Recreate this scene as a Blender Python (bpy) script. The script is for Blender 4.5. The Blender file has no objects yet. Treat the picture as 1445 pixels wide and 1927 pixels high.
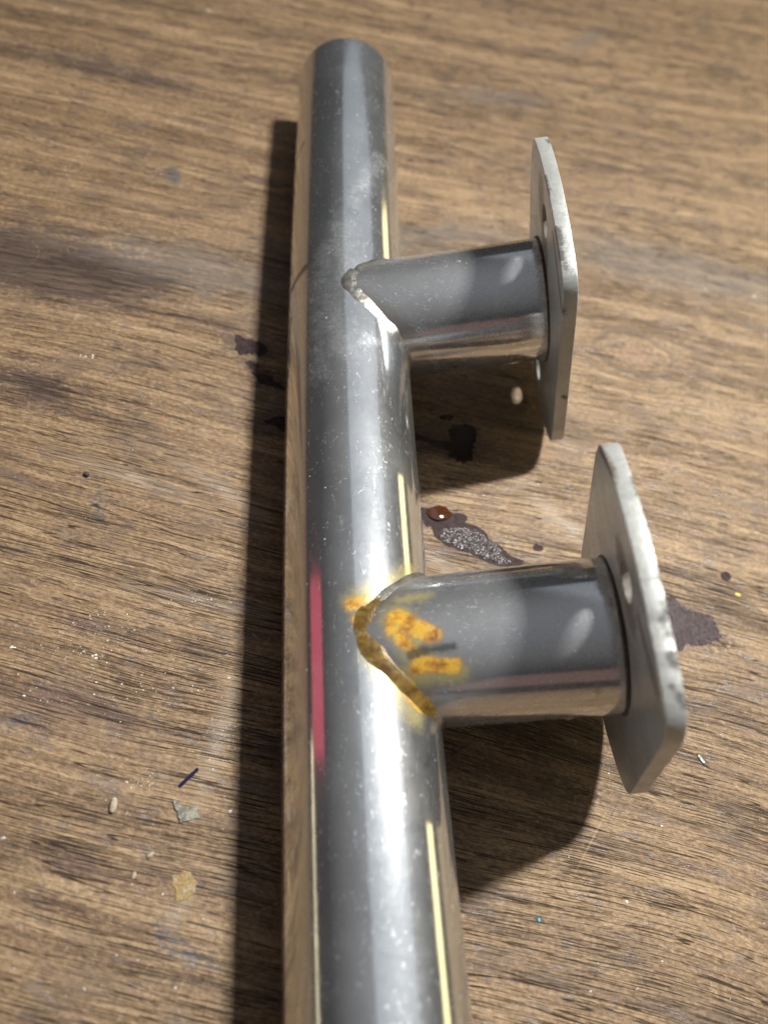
import bpy, bmesh, math, random
from mathutils import Vector, Matrix, noise as mnoise
random.seed(7)
MM = 0.001
scene = bpy.context.scene

# ------------------------------------------------------------------ camera
IMG_W, IMG_H, FPX = 1445.0, 1927.0, 1451.237
CAM = Vector((-25.4475, -203.471, 131.2208))            # millimetres
RIGHT = Vector((0.97194114, -0.03600689, 0.23245197))
UP = Vector((-0.08743162, 0.86211328, 0.49911562))
FWD = Vector((0.21837153, 0.50543466, -0.83477523))
cam_data = bpy.data.cameras.new("camera")
cam_data.sensor_fit = 'HORIZONTAL'
cam_data.sensor_width = 36.0
cam_data.lens = FPX / IMG_W * 36.0
cam_data.clip_start = 0.005
cam_data.clip_end = 20.0
cam_data.dof.use_dof = True
cam_data.dof.focus_distance = 0.136
cam_data.dof.aperture_fstop = 17.0
cam = bpy.data.objects.new("camera", cam_data)
scene.collection.objects.link(cam)
mw = Matrix((RIGHT, UP, -FWD)).transposed().to_4x4()
mw.translation = CAM * MM
cam.matrix_world = mw
scene.camera = cam

# ------------------------------------------------------------------ world: dim indoor ambience, lighter towards the ceiling
world = bpy.data.worlds.new("World")
scene.world = world
world.use_nodes = True
wn = world.node_tree.nodes; wl = world.node_tree.links
wn.clear()
w_out = wn.new('ShaderNodeOutputWorld'); w_bg = wn.new('ShaderNodeBackground')
w_tc = wn.new('ShaderNodeTexCoord'); w_sep = wn.new('ShaderNodeSeparateXYZ')
w_ramp = wn.new('ShaderNodeValToRGB')
wl.new(w_tc.outputs['Generated'], w_sep.inputs[0])
wl.new(w_sep.outputs['Z'], w_ramp.inputs[0])
cr = w_ramp.color_ramp
cr.elements[0].position = 0.0; cr.elements[0].color = (0.045, 0.040, 0.036, 1)
cr.elements[1].position = 1.0; cr.elements[1].color = (0.27, 0.28, 0.295, 1)
e = cr.elements.new(0.40); e.color = (0.042, 0.043, 0.046, 1)
e = cr.elements.new(0.72); e.color = (0.19, 0.184, 0.182, 1)
wl.new(w_ramp.outputs[0], w_bg.inputs['Color'])
w_bg.inputs['Strength'].default_value = 0.70
wl.new(w_bg.outputs[0], w_out.inputs[0])

# ------------------------------------------------------------------ lamps
KEY_W = 3.35
def area_lamp(name, pos, target, sx, sy, power, color, xaxis=(1, 0, 0), spread=180.0):
    d = bpy.data.lights.new(name, 'AREA')
    d.shape = 'RECTANGLE'; d.size = sx; d.size_y = sy; d.energy = power; d.color = color
    d.spread = math.radians(spread)
    o = bpy.data.objects.new(name, d); scene.collection.objects.link(o)
    z = (Vector(pos) - Vector(target)).normalized()
    x = Vector(xaxis); x = (x - z * x.dot(z)).normalized(); y = z.cross(x)
    m = Matrix((x, y, z)).transposed().to_4x4(); m.translation = Vector(pos)
    o.matrix_world = m
    return o
AIM = Vector((0.02, -0.12, 0.0))
area_lamp("key_lamp", AIM + Vector((0.375, 0.265, 1.0)) * 1.05, (0.085, -0.10, 0.0), 0.135, 0.036, KEY_W, (1.0, 0.99, 0.93), spread=64.0)
# added soft panel in place of the pale ceiling that the polished pipe mirrors
area_lamp("ceiling_bounce_fill", (0.48, 1.15, 1.70), (0.35, 0.95, 0.0), 1.85, 3.4, 5.4, (0.82, 0.91, 1.0))
# added lights standing in for unseen lit things, mirrored as streaks in the steel
area_lamp("warm_right_streak_helper", (0.62, 0.10, 0.15), (0.0, -0.10, 0.01), 0.95, 0.12, 0.85, (1.0, 0.80, 0.40), (0, 1, 0))  # added strip for the yellow streak, no lamp stands there
area_lamp("warm_left_streak_helper", (-0.50, -0.20, 0.055), (0.0, -0.20, 0.01), 0.26, 0.018, 0.030, (1.0, 0.85, 0.55), (0, 1, 0))  # added strip for the warm line along the pipe's left side
area_lamp("red_streak_helper", (-0.45, -0.02, 0.135), (0.0, -0.12, 0.01), 0.14, 0.15, 0.038, (1.0, 0.12, 0.19), (0, 1, 0))  # added in place of an unseen red object
area_lamp("rosy_streak_helper", (0.12, -0.85, 0.20), (0.03, -0.12, 0.02), 0.45, 0.20, 0.042, (1.0, 0.50, 0.40))  # added in place of clothing near the camera

# ------------------------------------------------------------------ colour management
scene.render.engine = 'CYCLES'
scene.view_settings.view_transform = 'Standard'
scene.view_settings.look = 'None'
scene.view_settings.exposure = 0.0
scene.view_settings.gamma = 1.0

# ------------------------------------------------------------------ pixel -> place helpers (millimetres)
def ray(px, py):
    return (RIGHT * ((px - IMG_W / 2) / FPX) - UP * ((py - IMG_H / 2) / FPX) + FWD)
def on_table(px, py, z=0.0):
    d = ray(px, py)
    return CAM + d * ((z - CAM.z) / d.z)

TUBE_R = 12.5
STUB_R = 12.2336
STUB_L = 40.6726
STUB_Y = (-86.504, -159.946)
STUB_T = (math.radians(22.2245), math.radians(23.2535))
def bow(y):
    yy = max(y, -215.0)
    s = (yy + 75) / 75.0
    b = -0.8024 * (1 - s * s)
    if y < -215.0:
        b += (y + 215.0) * (0.8024 * 2 * ((-215.0 + 75) / 75.0) / 75.0) * 0.25
    return b
def stub_frame(k):
    t = STUB_T[k]; y = STUB_Y[k]
    return (Vector((bow(y), y, TUBE_R)), Vector((math.cos(t), 0, math.sin(t))),
            Vector((-math.sin(t), 0, math.cos(t))), Vector((0, 1, 0)))
def hit_cyl(px, py, o, ax, r):
    d = ray(px, py)
    w = CAM - o
    dp = d - ax * d.dot(ax); wp = w - ax * w.dot(ax)
    a = dp.dot(dp); b = 2 * dp.dot(wp); c = wp.dot(wp) - r * r
    disc = max(0.0, b * b - 4 * a * c)
    t = (-b - math.sqrt(disc)) / (2 * a)
    return CAM + d * t
def on_tube(px, py):
    return hit_cyl(px, py, Vector((-0.5, 0, TUBE_R)), Vector((0, 1, 0)), TUBE_R)
def on_stub(px, py, k):
    o, e, n, y = stub_frame(k)
    return hit_cyl(px, py, o, e, STUB_R)
PLATE_HW, PLATE_HH, ARC_R, HOLE_D, HOLE_R = 21.72, 28.6, 60.0, 20.4, 2.95
PLATE_LEAN = (math.radians(-0.742), math.radians(-0.943))
PLATE_SKEW = (math.radians(-0.02), math.radians(0.8))
PLATE_DN = (-0.688, -0.705)
def plate_frame(k):
    o, e, n, yy = stub_frame(k)
    a = PLATE_LEAN[k]; s = PLATE_SKEW[k]
    c = o + e * STUB_L
    e2 = e * math.cos(a) + n * math.sin(a); n2 = -e * math.sin(a) + n * math.cos(a)
    e3 = e2 * math.cos(s) + yy * math.sin(s); y3 = -e2 * math.sin(s) + yy * math.cos(s)
    return c + n2 * PLATE_DN[k], e3, n2, y3
def on_plate(px, py, k, out=0.0):
    c, e, n, y = plate_frame(k)
    c = c + e * out
    d = ray(px, py)
    return CAM + d * ((c - CAM).dot(e) / d.dot(e))

# ------------------------------------------------------------------ node helper
class NB:
    def __init__(self, name):
        self.m = bpy.data.materials.new(name); self.m.use_nodes = True
        self.t = self.m.node_tree; self.t.nodes.clear()
        self.out = self.t.nodes.new('ShaderNodeOutputMaterial')
        tc = self.t.nodes.new('ShaderNodeTexCoord')
        self.P = self.vm('SCALE', tc.outputs['Object'], scale=1000.0)
    def n(self, typ): return self.t.nodes.new(typ)
    def put(self, sock, v):
        if v is None: return
        if isinstance(v, bpy.types.NodeSocket): self.t.links.new(v, sock)
        elif isinstance(v, (int, float)):
            sock.default_value = v if not hasattr(sock.default_value, '__len__') else ([v] * 3 + [1])[:len(sock.default_value)]
        else:
            v = list(v)
            if len(sock.default_value) == 4 and len(v) == 3: v.append(1)
            sock.default_value = v
    def ma(self, op, a, b=None, c=None, clamp=False):
        x = self.n('ShaderNodeMath'); x.operation = op; x.use_clamp = clamp
        self.put(x.inputs[0], a); self.put(x.inputs[1], b); self.put(x.inputs[2], c)
        return x.outputs[0]
    def vm(self, op, a, b=None, scale=None):
        x = self.n('ShaderNodeVectorMath'); x.operation = op
        self.put(x.inputs[0], a); self.put(x.inputs[1], b)
        if scale is not None: self.put(x.inputs['Scale'], scale)
        return x.outputs['Value'] if op in ('DOT_PRODUCT', 'LENGTH', 'DISTANCE') else x.outputs[0]
    def noise(self, vec, scale=1.0, detail=2.0, rough=0.5, dist=0.0, color=False):
        x = self.n('ShaderNodeTexNoise'); self.put(x.inputs['Vector'], vec)
        x.inputs['Scale'].default_value = scale; x.inputs['Detail'].default_value = detail
        x.inputs['Roughness'].default_value = rough; x.inputs['Distortion'].default_value = dist
        return x.outputs['Color'] if color else x.outputs[0]
    def vor(self, vec, scale=1.0, out='Distance', feature='F1', rand=1.0):
        x = self.n('ShaderNodeTexVoronoi'); x.feature = feature; self.put(x.inputs['Vector'], vec)
        x.inputs['Scale'].default_value = scale; x.inputs['Randomness'].default_value = rand
        return x.outputs[out]
    def sm(self, v, lo, hi, a=0.0, b=1.0):
        x = self.n('ShaderNodeMapRange'); x.interpolation_type = 'SMOOTHSTEP'
        self.put(x.inputs['Value'], v); self.put(x.inputs['From Min'], lo); self.put(x.inputs['From Max'], hi)
        self.put(x.inputs['To Min'], a); self.put(x.inputs['To Max'], b)
        return x.outputs[0]
    def ramp(self, v, stops):
        x = self.n('ShaderNodeValToRGB'); self.put(x.inputs[0], v)
        el = x.color_ramp.elements
        while len(el) < len(stops): el.new(0.5)
        for e_, (p, c) in zip(el, stops):
            e_.position = p; e_.color = (c[0], c[1], c[2], 1)
        return x.outputs[0]
    def mix(self, f, a, b, mode='MIX'):
        x = self.n('ShaderNodeMix'); x.data_type = 'RGBA'; x.blend_type = mode
        self.put(x.inputs[0], f); self.put(x.inputs[6], a); self.put(x.inputs[7], b)
        return x.outputs[2]
    def mapv(self, vec, scale=(1, 1, 1), rot=0.0, loc=(0, 0, 0)):
        x = self.n('ShaderNodeMapping'); self.put(x.inputs['Vector'], vec)
        x.inputs['Scale'].default_value = scale; x.inputs['Rotation'].default_value = (0, 0, rot)
        x.inputs['Location'].default_value = loc
        return x.outputs[0]
    def comb(self, x_, y_, z_):
        x = self.n('ShaderNodeCombineXYZ'); self.put(x.inputs[0], x_); self.put(x.inputs[1], y_); self.put(x.inputs[2], z_)
        return x.outputs[0]
    def sep(self, v):
        x = self.n('ShaderNodeSeparateXYZ'); self.put(x.inputs[0], v); return x.outputs
    def bump(self, h, dist, strength=1.0, normal=None):
        x = self.n('ShaderNodeBump'); self.put(x.inputs['Height'], h)
        x.inputs['Distance'].default_value = dist; x.inputs['Strength'].default_value = strength
        self.put(x.inputs['Normal'], normal)
        return x.outputs[0]
    def seg(self, a, b, r, soft, dn=None):
        """soft mask of a streak from a to b (mm), its edge broken up by the signed noise dn"""
        a = Vector(a); b = Vector(b); ab = b - a; L2 = max(ab.dot(ab), 1e-6)
        q = self.vm('SUBTRACT', self.P, tuple(a))
        t = self.ma('MULTIPLY', self.vm('DOT_PRODUCT', q, tuple(ab)), 1.0 / L2, clamp=True)
        d = self.vm('DISTANCE', q, self.vm('SCALE', tuple(ab), scale=t))
        if dn is not None: d = self.ma('ADD', d, dn)
        return self.sm(d, r - soft, r + soft, 1.0, 0.0)
    def mx(self, *v):
        o = v[0]
        for w in v[1:]: o = self.ma('MAXIMUM', o, w)
        return o
    def bsdf(self, **kw):
        x = self.n('ShaderNodeBsdfPrincipled')
        for k, v in kw.items(): self.put(x.inputs[k.replace('_', ' ')], v)
        return x.outputs[0]
    def mixs(self, f, a, b):
        x = self.n('ShaderNodeMixShader'); self.put(x.inputs[0], f)
        self.t.links.new(a, x.inputs[1]); self.t.links.new(b, x.inputs[2]); return x.outputs[0]
    def done(self, sh):
        self.t.links.new(sh, self.out.inputs[0]); return self.m

# ------------------------------------------------------------------ worn hardwood
def wood_material():
    b = NB("worn_hardwood")
    P = b.P
    # grain direction swings gently: level far away, about ten degrees down to the right close by
    G = b.mapv(P, rot=math.radians(7.0))
    gx, gy, gz = b.sep(G)
    swing = b.ma('MULTIPLY', b.ma('MULTIPLY', gx, b.ma('ADD', gy, 90.0)), -0.0012)
    wob = b.ma('MULTIPLY', b.noise(b.mapv(G, (0.009, 0.016, 1)), 1.0, 2.0, 0.4), 11.0)
    kc = on_table(1195, 668)                                   # knot: the grain parts round it
    kx, ky, kz = b.sep(b.mapv(b.vm('SUBTRACT', P, tuple(kc)), rot=math.radians(4)))
    kr = b.vm('LENGTH', b.comb(b.ma('DIVIDE', kx, 11.5), b.ma('DIVIDE', ky, 7.5), 0.0))
    kmask = b.sm(kr, 0.2, 1.9, 1.0, 0.0)
    v0 = b.ma('ADD', b.ma('ADD', gy, swing), wob)
    v = b.ma('ADD', v0, b.ma('MULTIPLY', b.ma('MULTIPLY', kmask, ky), -0.55))
    V = b.comb(gx, v, 0.0)
    def gn(su, sv, detail=2.0, rough=0.5, off=0.0, dist=0.0):
        return b.noise(b.mapv(V, (su, sv, 1.0), loc=(off, off * 1.7, off * 0.3)), 1.0, detail, rough, dist)
    bands = gn(0.006, 0.28, 3.0, 0.62, 3.1)
    fib = gn(0.05, 3.2, 4.0, 0.68, 9.3)
    mott = b.noise(b.mapv(V, (0.9, 1.6, 1.0)), 1.0, 4.0, 0.75)
    tone = b.ma('ADD', b.ma('MULTIPLY', bands, 0.32), b.ma('ADD', b.ma('MULTIPLY', fib, 0.26), b.ma('MULTIPLY', mott, 0.42)))
    col = b.ramp(tone, [(0.37, (0.056, 0.030, 0.015)), (0.445, (0.130, 0.075, 0.037)), (0.51, (0.225, 0.141, 0.071)),
                        (0.57, (0.312, 0.208, 0.113)), (0.67, (0.410, 0.302, 0.185))])
    # blotchy wear: darkened old finish, greyed dirt, bare pale wood
    iso = b.noise(b.mapv(V, (0.055, 0.11, 1.0), loc=(4, 2, 0)), 1.0, 5.0, 0.68)
    iso2 = b.noise(b.mapv(V, (0.16, 0.36, 1.0), loc=(14, 7, 3)), 1.0, 5.0, 0.70)
    col = b.mix(b.sm(iso, 0.50, 0.64, 0.0, 0.55), col, (0.095, 0.060, 0.042))
    varn = b.sm(iso2, 0.54, 0.62)
    col = b.mix(b.ma('MULTIPLY', varn, 0.52), col, (0.125, 0.088, 0.076))
    col = b.mix(b.sm(iso2, 0.44, 0.30, 0.0, 0.30), col, (0.47, 0.34, 0.20))
    # named old stains (soaked in, with shapes of their own)
    dn = b.ma('ADD', b.ma('MULTIPLY', b.ma('SUBTRACT', iso2, 0.5), 26.0), b.ma('MULTIPLY', b.ma('SUBTRACT', mott, 0.5), 9.0))
    dns = b.ma('MULTIPLY', b.ma('SUBTRACT', mott, 0.5), 8.0)
    def st(p0, p1, r, soft, d=dn):
        a = on_table(*p0); c = on_table(*p1); ab = c - a
        m = b.n('ShaderNodeMapping'); m.vector_type = 'TEXTURE'; b.put(m.inputs['Vector'], P)
        m.inputs['Location'].default_value = (a + c) / 2
        m.inputs['Rotation'].default_value = (0, 0, math.atan2(ab.y, ab.x))
        m.inputs['Scale'].default_value = ((ab.length / 2 + r) / r, 1.0, 1.0)
        q = b.vm('LENGTH', m.outputs[0])
        if d is not None: q = b.ma('ADD', q, d)
        return b.sm(q, r - soft, r + soft, 1.0, 0.0)
    brown = b.mx(st((-60, 465), (230, 525), 10.5, 3.0), st((20, 705), (110, 745), 3.5, 2.0), st((60, 95), (300, 150), 4.0, 3.5))
    col = b.mix(b.ma('MULTIPLY', brown, 0.84), col, (0.062, 0.038, 0.030))
    greyst = b.mx(st((250, 475), (500, 535), 7.0, 3.5), st((1110, 470), (1430, 540), 9.0, 4.5), st((580, 470), (900, 440), 5.0, 4.5), st((1080, 90), (1125, 60), 2.5, 2.5),
                  st((880, 180), (980, 190), 4.0, 4.0))
    col = b.mix(b.ma('MULTIPLY', greyst, 0.60), col, (0.125, 0.105, 0.092))
    redbr = b.mx(st((130, 1170), (190, 1180), 1.5, 1.5, dns), st((10, 1310), (200, 1340), 4.0, 3.0, dns), st((120, 1620), (180, 1650), 1.5, 1.5, dns))
    col = b.mix(b.ma('MULTIPLY', redbr, 0.55), col, (0.11, 0.062, 0.050))
    bluegrey = b.mx(st((188, 945), (188, 975), 0.7, 1.2, dns), st((12, 1362), (45, 1355), 0.9, 1.0, dns), st((325, 318), (328, 340), 1.6, 0.8, None),
                    st((310, 1755), (330, 1775), 0.6, 1.0, dns), st((265, 235), (272, 235), 0.9, 0.7, dns), st((340, 1795), (380, 1805), 0.6, 1.0, dns))
    col = b.mix(b.ma('MULTIPLY', bluegrey, 0.72), col, (0.072, 0.072, 0.078))
    scuff = b.mx(st((430, 1330), (395, 1440), 1.0, 1.6, dns), st((200, 880), (300, 915), 0.8, 2.0, dns), st((395, 905), (455, 940), 0.8, 2.0, dns),
                 st((330, 1120), (440, 1145), 0.5, 1.5, dns), st((1020, 950), (1080, 1000), 1.2, 3.0, dns), st((800, 1040), (830, 1060), 1.0, 2.0, dns),
                 st((330, 1725), (342, 1705), 0.5, 1.2, dns))
    col = b.mix(b.ma('MULTIPLY', scuff, 0.26), col, (0.58, 0.53, 0.46))
    # spills that soaked into the grain round the dried films
    soak = b.mx(st((445, 645), (500, 662), 3.0, 1.2, dns), st((465, 685), (530, 728), 2.2, 1.0, dns), st((505, 795), (575, 805), 4.0, 1.2, dns), st((790, 820), (890, 840), 5.0, 2.0, dns),
                st((800, 965), (960, 1060), 3.4, 1.0, dns), st((1255, 1150), (1340, 1195), 4.0, 1.0, dns))
    col = b.mix(b.ma('MULTIPLY', soak, 0.62), col, (0.060, 0.036, 0.032))
    # hair scratches wandering across the grain
    hs = b.noise(P, 0.022, 2.0, 0.5); hs2 = b.noise(b.mapv(P, (0.05, 0.03, 1), loc=(7, 3, 1)), 1.0, 2.0, 0.5)
    hair = b.mx(b.sm(b.ma('ABSOLUTE', b.ma('SUBTRACT', hs, 0.47)), 0.0, 0.0022, 1.0, 0.0), b.sm(b.ma('ABSOLUTE', b.ma('SUBTRACT', hs2, 0.55)), 0.0, 0.0030, 1.0, 0.0))
    hair = b.ma('MULTIPLY', hair, b.sm(mott, 0.44, 0.62))
    col = b.mix(b.ma('MULTIPLY', hair, 0.42), col, (0.48, 0.37, 0.24))
    # open pores: fine dark dashes along the grain, and longer checks
    pz = gn(0.012, 0.11, 2.0, 0.5, 51.0)
    pn = gn(0.085, 6.0, 2.0, 0.60, 33.0)
    pth = b.ma('ADD', 0.378, b.ma('MULTIPLY', b.ma('SUBTRACT', pz, 0.5), 0.36))
    pore = b.sm(b.ma('SUBTRACT', pn, pth), 0.0, 0.022, 1.0, 0.0)
    pn2 = gn(0.10, 3.3, 2.0, 0.62, 73.0)
    pore2 = b.sm(pn2, 0.315, 0.345, 1.0, 0.0)
    cn = gn(0.012, 0.34, 2.0, 0.6, 61.0)
    crack = b.ma('MULTIPLY', b.sm(b.ma('ABSOLUTE', b.ma('SUBTRACT', cn, 0.5)), 0.002, 0.007, 1.0, 0.0), b.sm(pn2, 0.40, 0.56))
    # knot rings
    kring = b.sm(b.ma('ABSOLUTE', b.ma('SUBTRACT', b.ma('ADD', kr, b.ma('MULTIPLY', iso2, 0.7)), 1.30)), 0.0, 0.16, 1.0, 0.0)
    kring = b.ma('MULTIPLY', kring, b.sm(bands, 0.36, 0.56, 0.35, 1.0))
    col = b.mix(b.ma('MULTIPLY', kring, 0.90), col, (0.095, 0.055, 0.032))
    col = b.mix(b.sm(b.ma('ADD', kr, iso2), 0.45, 1.15, 0.50, 0.0), col, (0.24, 0.135, 0.095))
    holes = b.mx(pore, b.ma('MULTIPLY', pore2, 0.8), crack)
    col = b.mix(b.ma('MULTIPLY', holes, 0.95), col, (0.024, 0.013, 0.008))
    scr = st((1095, 1618), (1130, 1550), 0.10, 0.14, b.ma('MULTIPLY', dns, 0.05))
    scr2 = b.mx(st((1146, 1545), (1160, 1515), 0.10, 0.12, b.ma('MULTIPLY', dns, 0.05)), st((1050, 1660), (1075, 1690), 0.10, 0.12, None), st((845, 1424), (880, 1402), 0.14, 0.15, None))
    col = b.mix(b.ma('MULTIPLY', scr, 0.5), col, (0.50, 0.36, 0.22))
    col = b.mix(b.ma('MULTIPLY', scr2, 0.8), col, (0.035, 0.02, 0.014))
    rough = b.ma('ADD', b.sm(varn, 0.0, 1.0, 0.48, 0.24), b.ma('MULTIPLY', holes, 0.3))
    h = b.ma('ADD', b.ma('MULTIPLY', fib, 0.26), b.ma('MULTIPLY', mott, 0.50))
    h = b.ma('SUBTRACT', h, b.ma('MULTIPLY', holes, 0.60))
    nor = b.bump(h, 0.40 * MM, 1.0)
    return b.done(b.bsdf(Base_Color=col, Roughness=rough, Specular_IOR_Level=0.45, Normal=nor))

# ------------------------------------------------------------------ polished, handled stainless steel
def steel_material(name, kind):
    b = NB(name)
    P = b.P
    if kind in ('tube', 'stub'):
        along = (1, 0.06, 1) if kind == 'tube' else (0.06, 1, 0.35)
        smud = b.noise(P, 0.09, 4.0, 0.62)
        smud2 = b.noise(P, 0.35, 4.0, 0.7)
        streak = b.noise(b.mapv(P, along), 1.6, 4.0, 0.6)
        lines = b.noise(b.mapv(P, along), 6.0, 2.0, 0.5)
        col = b.mix(b.sm(smud, 0.35, 0.65), (0.71, 0.73, 0.75), (0.78, 0.80, 0.82))
        rough = b.ma('ADD', b.sm(smud2, 0.3, 0.7, 0.075, 0.095), b.ma('MULTIPLY', b.sm(lines, 0.42, 0.62), 0.03))
        # haze of fine swirl scratches and dried wiping marks: a broad second lobe
        fsm = b.noise(P, 1.3, 4.0, 0.75)
        hl = b.noise(b.mapv(P, (1, 0.22, 1) if kind == 'tube' else (0.22, 1, 1)), 0.42, 2.0, 0.6)
        hair = b.ma('MULTIPLY', b.sm(b.ma('ABSOLUTE', b.ma('SUBTRACT', hl, 0.5)), 0.0, 0.012, 1.0, 0.0), b.sm(fsm, 0.48, 0.60))
        haze = b.ma('ADD', b.sm(smud, 0.34, 0.70, 0.13 if kind == 'tube' else 0.24, 0.18 if kind == 'tube' else 0.30), b.ma('MULTIPLY', b.sm(fsm, 0.45, 0.75), 0.05))
        if kind == 'tube':
            dn = b.ma('MULTIPLY', b.ma('SUBTRACT', b.noise(P, 0.45, 5.0, 0.72), 0.5), 9.0)
            ht = b.mx(b.seg(on_tube(640, 420), on_tube(655, 530), 2.2, 2.6, dn), b.seg(on_tube(600, 530), on_tube(640, 650), 2.6, 2.4, dn),
                      b.seg(on_tube(660, 380), on_tube(720, 300), 1.5, 2.2, dn), b.seg(on_tube(640, 660), on_tube(700, 640), 1.2, 1.6, dn),
                      b.seg(on_tube(610, 470), on_tube(600, 700), 1.6, 2.0, dn))
            haze = b.ma('ADD', haze, b.ma('MULTIPLY', b.ma('MULTIPLY', ht, b.sm(fsm, 0.30, 0.70, 0.45, 1.0)), 0.26))
        haze = b.ma('ADD', haze, b.ma('MULTIPLY', hair, 0.45))
        sw = b.vm('ADD', P, b.vm('SCALE', b.noise(P, 0.25, 2.0, color=True), scale=3.0))
        swirl = b.noise(b.mapv(sw, (3.0, 0.7, 3.0) if kind == 'tube' else (0.9, 3.0, 3.0)), 2.2, 3.0, 0.65)
        wave = b.noise(b.mapv(P, (0.10, 0.02, 0.10) if kind == 'tube' else (0.02, 0.10, 0.10)), 1.0, 1.0)
        hgt = b.ma('ADD', b.ma('MULTIPLY', swirl, 0.022), b.ma('MULTIPLY', wave, 0.14))
        hgt = b.ma('ADD', hgt, b.ma('MULTIPLY', lines, 0.018))
        nor = b.bump(hgt, 0.25 * MM, 0.55)
        norh = b.bump(b.ma('ADD', hgt, b.ma('MULTIPLY', swirl, 0.10)), 0.25 * MM, 1.0)
        polished = b.bsdf(Base_Color=col, Metallic=1.0, Roughness=rough, Normal=nor)
        hazy = b.bsdf(Base_Color=(0.66, 0.675, 0.70), Metallic=0.78 if kind == 'tube' else 0.60, Roughness=0.44, Normal=norh)
        sh = b.mixs(b.ma('MINIMUM', haze, 0.85), polished, hazy)
        # dust specks
        vd = b.vor(P, 0.85, 'Distance'); vr, vg, vb = b.sep(b.vor(P, 0.85, 'Color'))
        dens = b.sm(b.noise(P, 0.05, 3.0), 0.36, 0.56)
        spot = b.ma('MULTIPLY', b.sm(b.ma('SUBTRACT', vd, b.ma('MULTIPLY', b.ma('POWER', vr, 3.0), 0.15)), -0.02, 0.03, 1.0, 0.0), b.sm(vg, 0.30, 0.42))
        spot = b.ma('MULTIPLY', b.ma('MULTIPLY', spot, dens), 0.75)
        sh = b.mixs(spot, sh, b.bsdf(Base_Color=(0.62, 0.62, 0.60), Roughness=0.6))
        fd = b.ma('MULTIPLY', b.ma('SUBTRACT', b.noise(P, 0.7, 4.0, 0.65), 0.5), 2.8)
        fs = b.ma('MULTIPLY', b.ma('SUBTRACT', b.noise(P, 2.0, 4.0, 0.7), 0.5), 1.3)
        if kind == 'tube':
            # dark rubber scuffs on the far flank
            sc = b.mx(b.seg(on_tube(560, 300), on_tube(572, 268), 0.45, 0.35, fs), b.seg(on_tube(552, 545), on_tube(575, 505), 0.9, 0.7, fs),
                      b.seg(on_tube(546, 660), on_tube(550, 600), 0.5, 0.4, fs), b.seg(on_tube(582, 1275), on_tube(572, 1290), 0.45, 0.45, fs),
                      b.seg(on_tube(633, 1640), on_tube(636, 1642), 0.20, 0.12), b.seg(on_tube(664, 1669), on_tube(666, 1671), 0.24, 0.12),
                      b.seg(on_tube(726, 1473), on_tube(732, 1473), 0.10, 0.10), b.seg(on_tube(678, 1622), on_tube(680, 1640), 0.10, 0.10))
            sh = b.mixs(b.ma('MULTIPLY', sc, 0.8), sh, b.bsdf(Base_Color=(0.022, 0.023, 0.024), Roughness=0.5))
            region = b.mx(b.seg(on_tube(662, 1138), on_tube(690, 1130), 1.0, 1.3), b.seg(on_tube(672, 1165), on_tube(722, 1245), 0.9, 1.1), b.seg(on_tube(725, 1245), on_tube(782, 1325), 1.5, 1.5))
            rn = b.ma('MULTIPLY', b.ma('SUBTRACT', b.noise(P, 0.6, 3.0, 0.6), 0.5), 1.15)
            stain = b.sm(b.ma('ADD', region, rn), 0.10, 0.95)
            stain = b.ma('MULTIPLY', stain, b.sm(region, 0.0, 0.25))
            thin = b.mx(b.seg(on_tube(690, 1112), on_tube(660, 1130), 1.2, 1.5, fd), b.seg(on_tube(770, 1080), on_tube(740, 1100), 1.6, 1.6, fd),
                        b.seg(on_tube(700, 1235), on_tube(778, 1350), 1.6, 1.4, fd))
        else:
            region = b.mx(b.seg(on_stub(745, 1162, 1), on_stub(812, 1194, 1), 1.5, 1.3), b.seg(on_stub(735, 1180, 1), on_stub(800, 1250, 1), 1.1, 1.3), b.seg(on_stub(785, 1254, 1), on_stub(855, 1253, 1), 1.25, 1.2))
            rn = b.ma('MULTIPLY', b.ma('SUBTRACT', b.noise(P, 0.6, 3.0, 0.6), 0.5), 1.15)
            stain = b.sm(b.ma('ADD', region, rn), 0.10, 0.95)
            stain = b.ma('MULTIPLY', stain, b.sm(region, 0.0, 0.25))
            thin = b.mx(b.seg(on_stub(775, 1270, 1), on_stub(862, 1266, 1), 1.7, 1.0, fd), b.seg(on_stub(750, 1130, 1), on_stub(800, 1122, 1), 0.9, 1.2, fd),
                        b.seg(on_stub(745, 1160, 1), on_stub(800, 1250, 1), 2.2, 1.5, fd), b.seg(on_stub(1124, 1301, 1), on_stub(1125, 1303, 1), 0.5, 0.25))
            soot = b.mx(b.seg(on_stub(775, 1228, 1), on_stub(852, 1217, 1), 0.55, 0.45, fs), b.seg(on_stub(775, 1232, 1), on_stub(800, 1224, 1), 0.8, 0.5, fs))
        if kind == 'stub':                        # brown heat tint fading away from the weld
            oo, ee, nn_, yy_ = stub_frame(1)
            q = b.vm('SUBTRACT', P, (oo.x, 0.0, oo.z))
            vv = b.vm('DOT_PRODUCT', q, tuple(nn_))
            dd = b.ma('SUBTRACT', b.vm('DOT_PRODUCT', q, tuple(ee)), b.ma('SQRT', b.ma('MAXIMUM', b.ma('SUBTRACT', TUBE_R ** 2, b.ma('MULTIPLY', vv, vv)), 0.01)))
            heat = b.sm(b.ma('ADD', dd, fd), 1.6, 4.6, 1.0, 0.0)
            sh = b.mixs(b.ma('MULTIPLY', heat, 0.38), sh, b.bsdf(Base_Color=(0.30, 0.24, 0.17), Metallic=0.8, Roughness=0.30))
        fl = b.noise(P, 0.55, 4.0, 0.6)
        fcol = b.ramp(fl, [(0.30, (0.16, 0.055, 0.008)), (0.46, (0.50, 0.22, 0.018)), (0.58, (0.70, 0.40, 0.03)), (0.75, (0.55, 0.36, 0.08))])
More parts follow.
